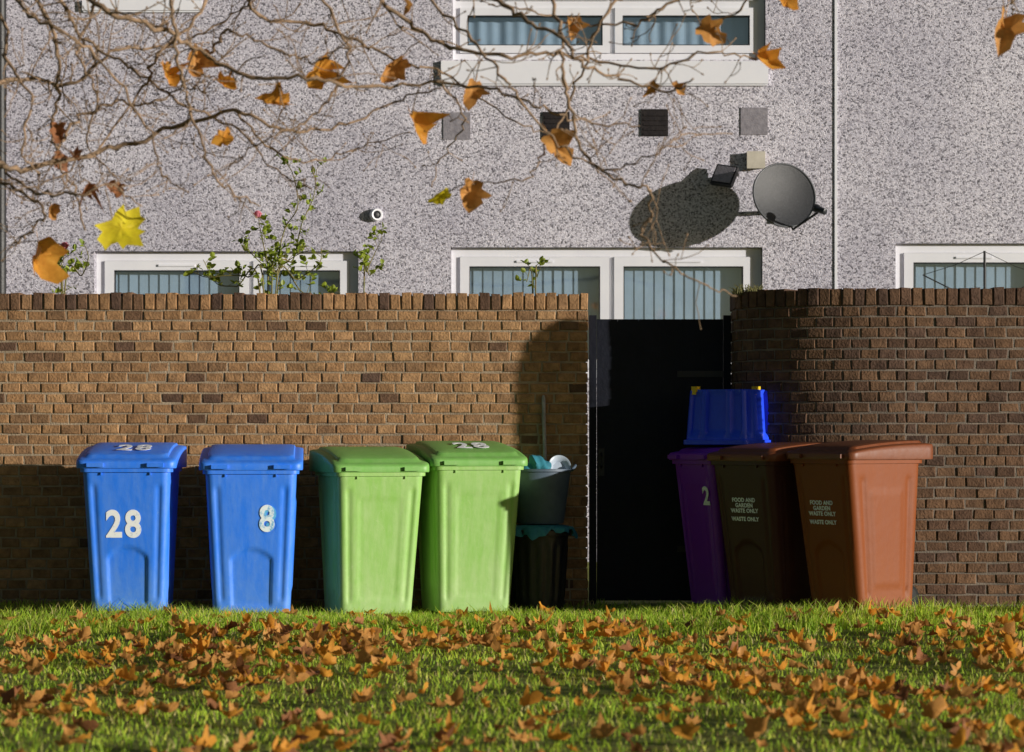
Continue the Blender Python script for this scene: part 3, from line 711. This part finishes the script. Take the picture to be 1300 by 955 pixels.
rose([[(78, 372), (74, 350), (80, 330), (82, 314)], [(80, 372), (62, 352), (60, 335)], [(82, 372), (104, 350), (112, 328), (108, 312)]], .8, 'thin rose with a pink bloom near the left end of the wall', [(82, 313, .035)], .8)
rose([[(680, 372), (682, 352), (686, 340)], [(676, 372), (668, 358)]], .8, 'small green rose shoot before the blind-covered window by the gate', (), .7)

# ------------------------------------------------------------------ leaves
HALF = [(.03, -.02), (.22, -.10), (.46, -.02), (.38, .16), (.60, .36), (.50, .46), (.38, .48), (.36, .62), (.24, .80), (.0, 1.0)]
def leaf_geo(curl, rnd, narrow=1.0, rag=1.0):
    rr = random.Random(rnd)
    out = [(x*(1+rag*rr.uniform(-.18, .18)), y*(1+rag*rr.uniform(-.08, .08))) for x, y in HALF]
    ol = out+[(-x*(1+rag*rr.uniform(-.25, .25)), y) for x, y in HALF[-2::-1]]
    cx, cy = 0, .36; n = len(ol); a, b, c_ = curl*rr.uniform(.4, 1.3), curl*rr.uniform(-.3, 1.2), rr.uniform(-.45, .45)*curl
    f = lambda x, y: a*x*x*1.2+b*(y-.36)**2*.9+c_*x*(y-.36)*2+.06*math.sin(x*9+rnd)*math.cos(y*8)
    vs = [(cx, cy, f(cx, cy))]
    for k in (.5, 1):
        for x, y in ol: X, Y_ = lerp(cx, x, k), lerp(cy, y, k); vs.append((X*narrow, Y_, f(X, Y_)+(rr.uniform(-.03, .03) if k < 1 else rr.uniform(-.08, .08))))
    fs = [(0, 1+i, 1+(i+1) % n) for i in range(n)]+[(1+i, 1+n+i, 1+n+(i+1) % n, 1+(i+1) % n) for i in range(n)]
    s0 = len(vs); vs += [(-.012, 0, f(0, 0)), (.012, 0, f(0, 0)), (.0, -.42, f(0, 0)+.06)]; fs.append((s0, s0+2, s0+1))
    return vs, fs
MAPLE = [(.02, 0), (.16, -.06), (.42, -.12), (.40, .06), (.64, .18), (.56, .30), (.60, .46), (.42, .46), (.30, .48), (.34, .70), (.20, .72), (.0, 1.0)]
def maple_geo(curl, rnd):
    rr = random.Random(rnd)
    ol = [(x*(1+rr.uniform(-.06, .06)), y+rr.uniform(-.03, .03)) for x, y in MAPLE]+[(-x*(1+rr.uniform(-.1, .1)), y+rr.uniform(-.04, .04)) for x, y in MAPLE[-2::-1]]
    n = len(ol); cx, cy = 0, .30
    f = lambda x, y: curl*(x*x*.7-.5*abs(x)+.6*(y-.3)**2)+.05*math.sin(x*8+rnd)*math.cos(y*6)
    vs = [(cx, cy, f(cx, cy))]
    for k in (.33, .66, 1):
        for x, y in ol: X, Y_ = lerp(cx, x, k), lerp(cy, y, k); vs.append((X, Y_, f(X, Y_)+rr.uniform(-.02, .02)))
    fs = [(0, 1+i, 1+(i+1) % n) for i in range(n)]
    for q in (0, 1): fs += [(1+q*n+i, 1+(q+1)*n+i, 1+(q+1)*n+(i+1) % n, 1+q*n+(i+1) % n) for i in range(n)]
    return vs, fs
kinds = [('leaf_orange', 'orange', 'curled orange fallen leaf lying in the grass in front of the bins', 'orange leaves fallen on the grass'),
         ('leaf_brown', 'brown', 'tan brown fallen leaf lying in the grass in front of the bins', 'tan brown leaves fallen on the grass'),
         ('leaf_dark', 'dark', 'dark brown fallen leaf lying in the grass in front of the bins', 'dark brown leaves fallen on the grass')]
protos = {}; pgeo = {}
for ki, k in enumerate(kinds):
    for v in range(8):
        mb = MB(); vs, fs = leaf_geo(random.uniform(.5, 1.4), 11*ki+v, random.uniform(.6, .95), 1.2); mb.add(vs, fs)
        pgeo[(ki, v)] = (vs, fs)
        o = mb.build('fallen_leaf', M[k[0]], None, 70); protos[(ki, v)] = o.data; bpy.data.objects.remove(o)
lst = []
while len(lst) < 1080:
    y = -random.uniform(1.15, 8.8); d = D0+y; hw = 650/F*d+.2
    x = random.uniform(-hw, hw)
    if x > 1.3 and y > -2.0: continue
    drift = .5+.5*math.sin(x*2.3+1.7*math.sin(y*1.9+.5))*math.cos(y*2.6+.8*x)
    dens = (.22+.78*sst((-y-1.5)/1.5))*(.07+.93*drift**2.0)*(1-.6*sst((-y-5.6)/1.5))
    if random.random() > dens: continue
    s = random.choice((random.uniform(.045, .08), random.uniform(.07, .11))); lst.append((s/d, x, y, s))
lst.sort(reverse=True)
lit = MB()
for i, (_, x, y, s) in enumerate(lst):
    ki = random.choices((0, 1, 2), (5, 6, 1.3))[0]; v = random.randrange(8)
    loc = (x, y, g(x, y)+random.uniform(.026, .052)); rot = (random.gauss(.2, .36), random.gauss(0, .36), random.uniform(0, 6.28))
    if i < 300:
        o = bpy.data.objects.new('fallen_leaf', protos[(ki, v)]); C.objects.link(o); o.scale = (s, s, s); o.location = loc; o.rotation_euler = rot
        tag(o, kinds[ki][2], 'fallen leaf', kinds[ki][3])
    else:
        T = Matrix.Translation(loc)@Euler(rot).to_matrix().to_4x4(); vs, fs = pgeo[(ki, v)]
        lit.add([T@(Vector(q)*s) for q in vs], fs, ki)
tag(lit.build('leaf_litter', [M[k[0]] for k in kinds], None, 70), 'drifts of small orange and brown leaves scattered through the grass', 'leaf litter', kind='stuff')

# ------------------------------------------------------------------ grass
def blades(N, xr, yr, hr, wr):
    x = rng.uniform(*xr, N); y = rng.uniform(*yr, N)
    keep = ~((x > CX-RX-.02) & ((x > CX) & (y > CY-RY-.005) | (((x-CX)/(RX+.01))**2+((y-CY)/(RY+.01))**2 < 1)))
    keep &= y < -.01
    for (cx, cy, r) in ((-2.37, -.76, .24), (-1.62, -.76, .24), (-.9, -.63, .25), (-.285, -.43, .25), (1.33, -.36, .18), (1.625, -.87, .24), (2.08, -1.28, .24), (bx_, by_, .16)):
        keep &= ((x-cx)**2+(y-cy)**2) > r*r
    keep &= np.abs(x) < (650/F*(D0+y)+.9)
    x, y = x[keep], y[keep]; n = len(x)
    z = np.array([g(a, b) for a, b in zip(x, y)])-.004
    cl = .5+.5*np.sin(x*3.1+1.3*np.sin(y*2.7))*np.cos(y*3.7+np.sin(x*2.2))
    h = rng.uniform(*hr, n)*(.65+.7*cl); w = rng.uniform(*wr, n); a = rng.uniform(0, 2*np.pi, n); la = rng.uniform(0, 2*np.pi, n); ln = h*rng.uniform(.15, 1.0, n)
    dx, dy = np.cos(a)*w/2, np.sin(a)*w/2; lx, ly = np.cos(la)*ln, np.sin(la)*ln
    V = np.zeros((n, 5, 3))
    V[:, 0] = np.stack([x-dx, y-dy, z], 1); V[:, 1] = np.stack([x+dx, y+dy, z], 1)
    V[:, 2] = np.stack([x-dx*.8+lx*.3, y-dy*.8+ly*.3, z+h*.6], 1); V[:, 3] = np.stack([x+dx*.8+lx*.3, y+dy*.8+ly*.3, z+h*.6], 1)
    V[:, 4] = np.stack([x+lx, y+ly, z+h], 1)
    base = np.array([[.44, .66, .06], [.58, .76, .07], [.34, .56, .05], [.74, .78, .13], [.78, .66, .30]])
    idx = rng.choice(5, n, p=[.25, .30, .15, .19, .11]); col = base[idx]*rng.uniform(.8, 1.2, (n, 1))
    return V, col
V1, c1 = blades(66000, (-4.6, 4.6), (-9.2, 0), (.02, .048), (.004, .008))
V2, c2 = blades(20000, (-4.6, 4.6), (-2.6, -.95), (.04, .095), (.004, .008))
V = np.concatenate([V1, V2]); col = np.concatenate([c1, c2]); n = len(V)
me = bpy.data.meshes.new('grass'); me.vertices.add(n*5); me.vertices.foreach_set('co', V.astype(np.float32).ravel())
loops = (np.arange(n)[:, None]*5+np.array([0, 1, 3, 2, 2, 3, 4])).ravel().astype(np.int32)
me.loops.add(n*7); me.loops.foreach_set('vertex_index', loops)
me.polygons.add(n*2); st = np.stack([np.arange(n)*7, np.arange(n)*7+4], 1).ravel().astype(np.int32); me.polygons.foreach_set('loop_start', st)
try: me.polygons.foreach_set('loop_total', np.tile([4, 3], n).astype(np.int32))
except Exception: pass
me.update(calc_edges=True); me.validate()
at = me.attributes.new('col', 'FLOAT_COLOR', 'POINT'); ca = np.ones((n*5, 4), np.float32); ca[:, :3] = np.repeat(col, 5, 0); at.data.foreach_set('color', ca.ravel())
me.materials.append(M['grass']); go = bpy.data.objects.new('grass', me); C.objects.link(go)
tag(go, 'short green grass scattered with yellow blades in front of the bins', 'grass', kind='stuff')

# ------------------------------------------------------------------ unseen columnar evergreen, added past the right edge to shadow the wall beside the gate
sh = empty('shadow_casting_shrub', (3.55, -1.6, gl(3.55, -1.6)), 0, 'unseen evergreen column beyond the brown bins, added to cast the shadow by the gate', 'shrub')
SHT = 2.34
srad = lambda z: .158*max(0.0, 1-max(0, (z-1.90)/(SHT-1.90))**2.3)**.5*(.85+.15*sst(z/.5))
mb = MB(); mb.lathe([(max(.01, srad(.1+(SHT-.11)*k/30)-.010), .1+(SHT-.11)*k/30) for k in range(31)], None, 24)
for i in range(3600):
    z = random.uniform(.05, SHT-.02); a = random.uniform(0, 6.28); r = srad(z)*random.uniform(.85, .96)
    leaf_simple(mb, Vector((r*math.cos(a), r*math.sin(a), z)), random.uniform(.012, .022))
mb.build('foliage', M['evergreen'], sh)
mb = MB(); mb.tube([(0, 0, -.1), (.02, 0, .6), (0, .02, 1.4)], [.05, .04, .03], 8); mb.build('stem', M['trunk'], sh, 50)

# ------------------------------------------------------------------ overhanging tree
TY = -6.5; TD = TY+D0
tr = empty('autumn_tree', (-4.3, TY, 0), 0, 'nearly bare autumn tree whose branches hang across the top of the view', 'tree')
to = Vector((-4.3, TY, 0))
tp = lambda x, y, dy=0: W(x, y, TY+dy)-to
mb = MB(); tpts = catmull([(0, 0, -.1), (.02, 0, .8), (-.05, .05, 1.8), (.03, 0, 2.8), (-.05, -.05, 3.9), (0, 0, 5.2)], 5)
mb.tube(tpts, [lerp(.24, .08, i/len(tpts))+(.07 if i == 0 else 0) for i in range(len(tpts))], 16); mb.build('trunk', M['trunk'], tr, 60)
LIMB = [([(-670, 60), (-420, -40), (-150, -90), (150, -80), (420, -95), (700, -80), (980, -100), (1220, -85), (1340, -50)], 26, 7),
        ([(-670, 240), (-450, 190), (-250, 150), (-80, 165), (0, 212), (70, 206), (150, 188), (230, 160), (300, 140), (360, 165), (430, 160), (500, 130), (560, 112)], 10, 2)]
BR = [
 ([(-150, -90), (-30, -40), (40, -5), (70, 50), (74, 110), (66, 160), (74, 205), (96, 245), (108, 292)], 6.5, 2.2),
 ([(-60, -85), (60, -40), (130, 10), (205, 38), (262, 70), (320, 98), (400, 100), (470, 112), (560, 104), (640, 120), (700, 140), (752, 158), (812, 160)], 7, 2),
 ([(200, -82), (215, -20), (222, 40), (232, 100), (246, 150), (262, 200), (286, 240), (330, 262)], 5.4, 1.8),
 ([(320, -90), (300, -30), (330, 20), (390, 30), (450, 50), (505, 78), (560, 92), (600, 118), (650, 150), (700, 175)], 5.4, 1.8),
 ([(420, -95), (470, -20), (520, 30), (570, 60), (640, 72), (700, 68), (760, 78), (830, 88), (905, 66), (960, 76)], 6.2, 2),
 ([(560, -90), (610, -20), (660, 22), (712, 50), (740, 82), (792, 102), (850, 116), (880, 100)], 6.2, 2),
 ([(640, -85), (690, -20), (712, 40), (716, 100), (728, 150), (742, 195), (786, 232), (822, 240), (826, 275), (816, 300), (850, 338), (895, 362), (935, 376)], 5, 1.7),
 ([(760, -82), (800, -30), (770, 15), (745, 70), (722, 130), (690, 195), (668, 225), (600, 234)], 4.6, 1.6),
 ([(900, -95), (890, -30), (842, 10), (800, 30), (730, 30), (670, 12), (620, 6)], 4.6, 1.7),
 ([(980, -100), (965, -40), (940, 10), (905, 30)], 4, 1.8),
 ([(1220, -85), (1262, -30), (1285, 0), (1286, 20)], 4, 1.8),
 ([(-80, 165), (-20, 110), (40, 100), (90, 108), (150, 62), (210, 60), (280, 30), (330, -5)], 6.2, 2),
 ([(-150, 150), (-40, 215), (20, 240), (60, 270), (30, 300), (18, 310)], 5.2, 1.9),
 ([(0, 212), (40, 240), (90, 248), (140, 236), (180, 262)], 4.2, 1.7),
 ([(70, 206), (90, 160), (140, 130), (190, 132), (240, 110), (262, 118)], 4.6, 1.7),
 ([(300, 140), (345, 190), (400, 205), (450, 188), (520, 168)], 3.2, 1.5),
 ([(262, 70), (290, 40), (350, 62), (400, 78), (440, 60), (500, 62)], 3.8, 1.5),
 ([(560, 104), (590, 150), (560, 200), (548, 238)], 2.8, 1.4),
 ([(-80, -80), (0, 20), (10, 80), (40, 130), (28, 190), (50, 220)], 5.4, 1.9),
 ([(100, -85), (120, 0), (100, 60), (120, 120), (110, 180), (140, 220)], 4.6, 1.7),
 ([(-20, -85), (20, 0), (60, 30), (120, 70), (180, 150), (205, 215), (240, 245)], 5.2, 1.7),
 ([(250, -85), (262, 0), (200, 70), (180, 110), (130, 180), (60, 230), (20, 232)], 4.6, 1.6),
 ([(380, -92), (400, -20), (440, 60), (420, 120), (380, 160), (330, 180), (290, 215)], 4.2, 1.5),
 ([(30, -84), (80, 10), (110, 50), (170, 90), (230, 130), (300, 165), (350, 215), (395, 240)], 5, 1.6),
 ([(505, -92), (540, -10), (600, 50), (640, 100), (660, 130), (720, 190), (780, 215), (840, 190), (870, 170), (930, 170)], 4.2, 1.4),
]
samples = []
def px2m(r): return r/F*TD/2
def branch(mb, pts, r0, r1, sub=7):
    P = catmull(pts, sub); n = len(P)
    for i in range(1, n-1): P[i] = P[i]+Vector((random.gauss(0, .007), random.gauss(0, .006), random.gauss(0, .007)))
    mb.tube(P, [px2m(lerp(r0, r1, i/(n-1))*(1+.25*(i % 7 == 0))) for i in range(n)], 7); return P
for pts, r0, r1 in LIMB:
    mb = MB(); P = [tp(x, y, .15*math.sin(i*1.3)) for i, (x, y) in enumerate(pts)]; P[0] = Vector((0, 0, P[0].z))
    Q = branch(mb, P, r0, r1)
    mb.build('limb', M['bark'], tr, 60)
tw = MB()
def twig(p, d, L, r, depth):
    n = 5; P = [p]; dd = d.normalized()
    for i in range(n):
        dd = (dd+Vector((random.gauss(0, .22), random.gauss(0, .22), random.gauss(.05, .22)))).normalized(); P.append(P[-1]+dd*L/n)
    tw.tube(P, [px2m(lerp(r, max(1.0, r*.5), i/n)) for i in range(n+1)], 5)
    tw.tube([P[-1], P[-1]+dd*.006, P[-1]+dd*.014], [px2m(1.3), px2m(2.8), px2m(.5)], 5)
    samples.extend(P)
    if depth:
        for k in range(random.choice((1, 2, 2))):
            i = random.randrange(1, n); s = Vector((random.uniform(-1, 1), random.uniform(-.5, .5), random.uniform(-.7, 1)))
            twig(P[i], dd*.8+s, L*random.uniform(.4, .7), max(1.1, r*.75), depth-1)
for bi, (pts, r0, r1) in enumerate(BR):
    mb = MB(); dy = random.uniform(-.5, .5)
    P = [tp(x, y, dy*min(1, i/2)+.08*math.sin(i*1.7+bi)) for i, (x, y) in enumerate(pts)]
    Q = branch(mb, P, r0, r1); mb.build('branch', M['bark'], tr, 60); samples += Q[7:]
    for i in range(6, len(Q)-2):
        left = Q[i].x+to.x < -.6
        if random.random() < (.55 if left else .24):
            t = (Q[i+1]-Q[i]).normalized(); s = Vector((random.uniform(-1, 1), random.uniform(-.6, .6), random.uniform(-.9, 1)))
            twig(Q[i], t*.8+s, random.uniform(.06, .26), max(1.3, lerp(r0, r1, i/len(Q))*.5), random.choice((0, 1, 1)))
LV = [(405, 92, 48, 'leaf_orange'), (348, 128, 40, 'leaf_orange'), (246, 80, 42, 'leaf_brown'), (497, 86, 44, 'leaf_brown'), (530, 163, 44, 'leaf_orange'), (708, 190, 50, 'leaf_brown'),
      (600, 118, 34, 'leaf_brown'), (903, 42, 40, 'leaf_brown'), (972, 78, 38, 'leaf_orange'), (1274, 42, 58, 'leaf_brown'), (596, 247, 40, 'leaf_brown'), (558, 250, 32, 'leaf_yellow'),
      (725, 36, 30, 'leaf_brown'), (214, 96, 34, 'leaf_orange'), (282, 176, 28, 'leaf_orange'), (288, 107, 30, 'leaf_orange'), (50, 326, 62, 'leaf_orange'), (158, 294, 56, 'maple'),
      (110, 240, 28, 'leaf_dark'), (74, 170, 28, 'leaf_dark'), (825, 112, 24, 'leaf_brown'), (860, 114, 22, 'leaf_brown'), (1000, 2, 34, 'leaf_orange'), (75, 205, 26, 'leaf_dark'), (66, 268, 24, 'leaf_brown'), (140, 238, 22, 'leaf_dark'), (520, 10, 24, 'leaf_brown'), (150, 240, 18, 'leaf_dark'), (96, 200, 20, 'leaf_dark')]
fol = {}
for i, (x, y, s, k) in enumerate(LV):
    mp_ = k == 'maple'
    if mp_: k = 'leaf_yellow'
    p = tp(x, y, random.uniform(-.15, .15)); mbk = fol.setdefault(k, MB()); size = s/F*TD
    near = min(samples, key=lambda q: (q-p).length)
    d = near-p
    up = (-d).normalized() if d.length > .01 else Vector((0, 0, -1))
    up = (up*.5+Vector((random.uniform(-.8, .8), random.uniform(-.2, .2), -.45))).normalized()
    z = Vector((random.uniform(.1, .9), -1, random.uniform(-.3, .3)))
    if mp_: up = Vector((.55, -.1, -.55)).normalized(); z = Vector((.45, -1, .2))
    xax = up.cross(z).normalized(); zax = xax.cross(up)
    rot = Matrix((xax, up, zax)).transposed()
    b0 = p-up*size*.4
    if mp_: vs, fs = maple_geo(.6, 3)
    elif k == 'leaf_yellow': vs, fs = leaf_geo(1.2, 77, .5)
    else: vs, fs = leaf_geo(random.uniform(1.0, 2.0), 40+i, random.uniform(.55, .85), 1.4)
    mbk.add([b0+rot@(Vector(v)*size) for v in vs], fs)
    tw.tube([b0, b0.lerp(near, .5)+Vector((0, 0, .012)), near], [px2m(1.6), px2m(1.5), px2m(1.9)], 5)
tw.build('twigs', M['bark'], tr, 60)
nm = {'leaf_orange': 'orange autumn leaves', 'leaf_brown': 'withered brown leaves', 'leaf_yellow': 'bright yellow leaves', 'leaf_dark': 'dark dried leaves'}
for k, mbk in fol.items():
    o = mbk.build('leaves', M[k], tr, 50); o['label'] = nm[k]

# ------------------------------------------------------------------ light
AZ, EL = R(63.5), R(7.6)
S = Vector((math.sin(AZ)*math.cos(EL), -math.cos(AZ)*math.cos(EL), math.sin(EL)))
ld = bpy.data.lights.new('sun', 'SUN'); ld.energy = 5.0; ld.angle = R(.5); ld.color = (1.0, .95, .87)
lo = bpy.data.objects.new('sun', ld); C.objects.link(lo); lo.rotation_euler = S.to_track_quat('Z', 'Y').to_euler(); lo.location = S*40
w = bpy.data.worlds.new('World'); SC.world = w; w.use_nodes = True
n = w.node_tree.nodes; sk = n.new('ShaderNodeTexSky'); sk.sky_type = 'NISHITA'; sk.sun_disc = False
sk.sun_elevation = EL; sk.sun_rotation = math.atan2(S.x, S.y)
w.node_tree.links.new(sk.outputs['Color'], n['Background'].inputs['Color']); n['Background'].inputs['Strength'].default_value = .05
# ------------------------------------------------------------------ camera
cd = bpy.data.cameras.new('camera'); cam = bpy.data.objects.new('camera', cd); C.objects.link(cam)
cam.location = (0, -D0, H); cam.rotation_euler = (R(90), 0, 0)
cd.sensor_width = 36; cd.lens = F/1300*36; cd.shift_y = (YH-477.5)/1300; cd.clip_end = 1500
cd.dof.use_dof = True; cd.dof.focus_distance = 17.6; cd.dof.aperture_fstop = 4.0
SC.camera = cam
SC.view_settings.view_transform = 'Standard'; SC.view_settings.look = 'None'; SC.view_settings.exposure = 0
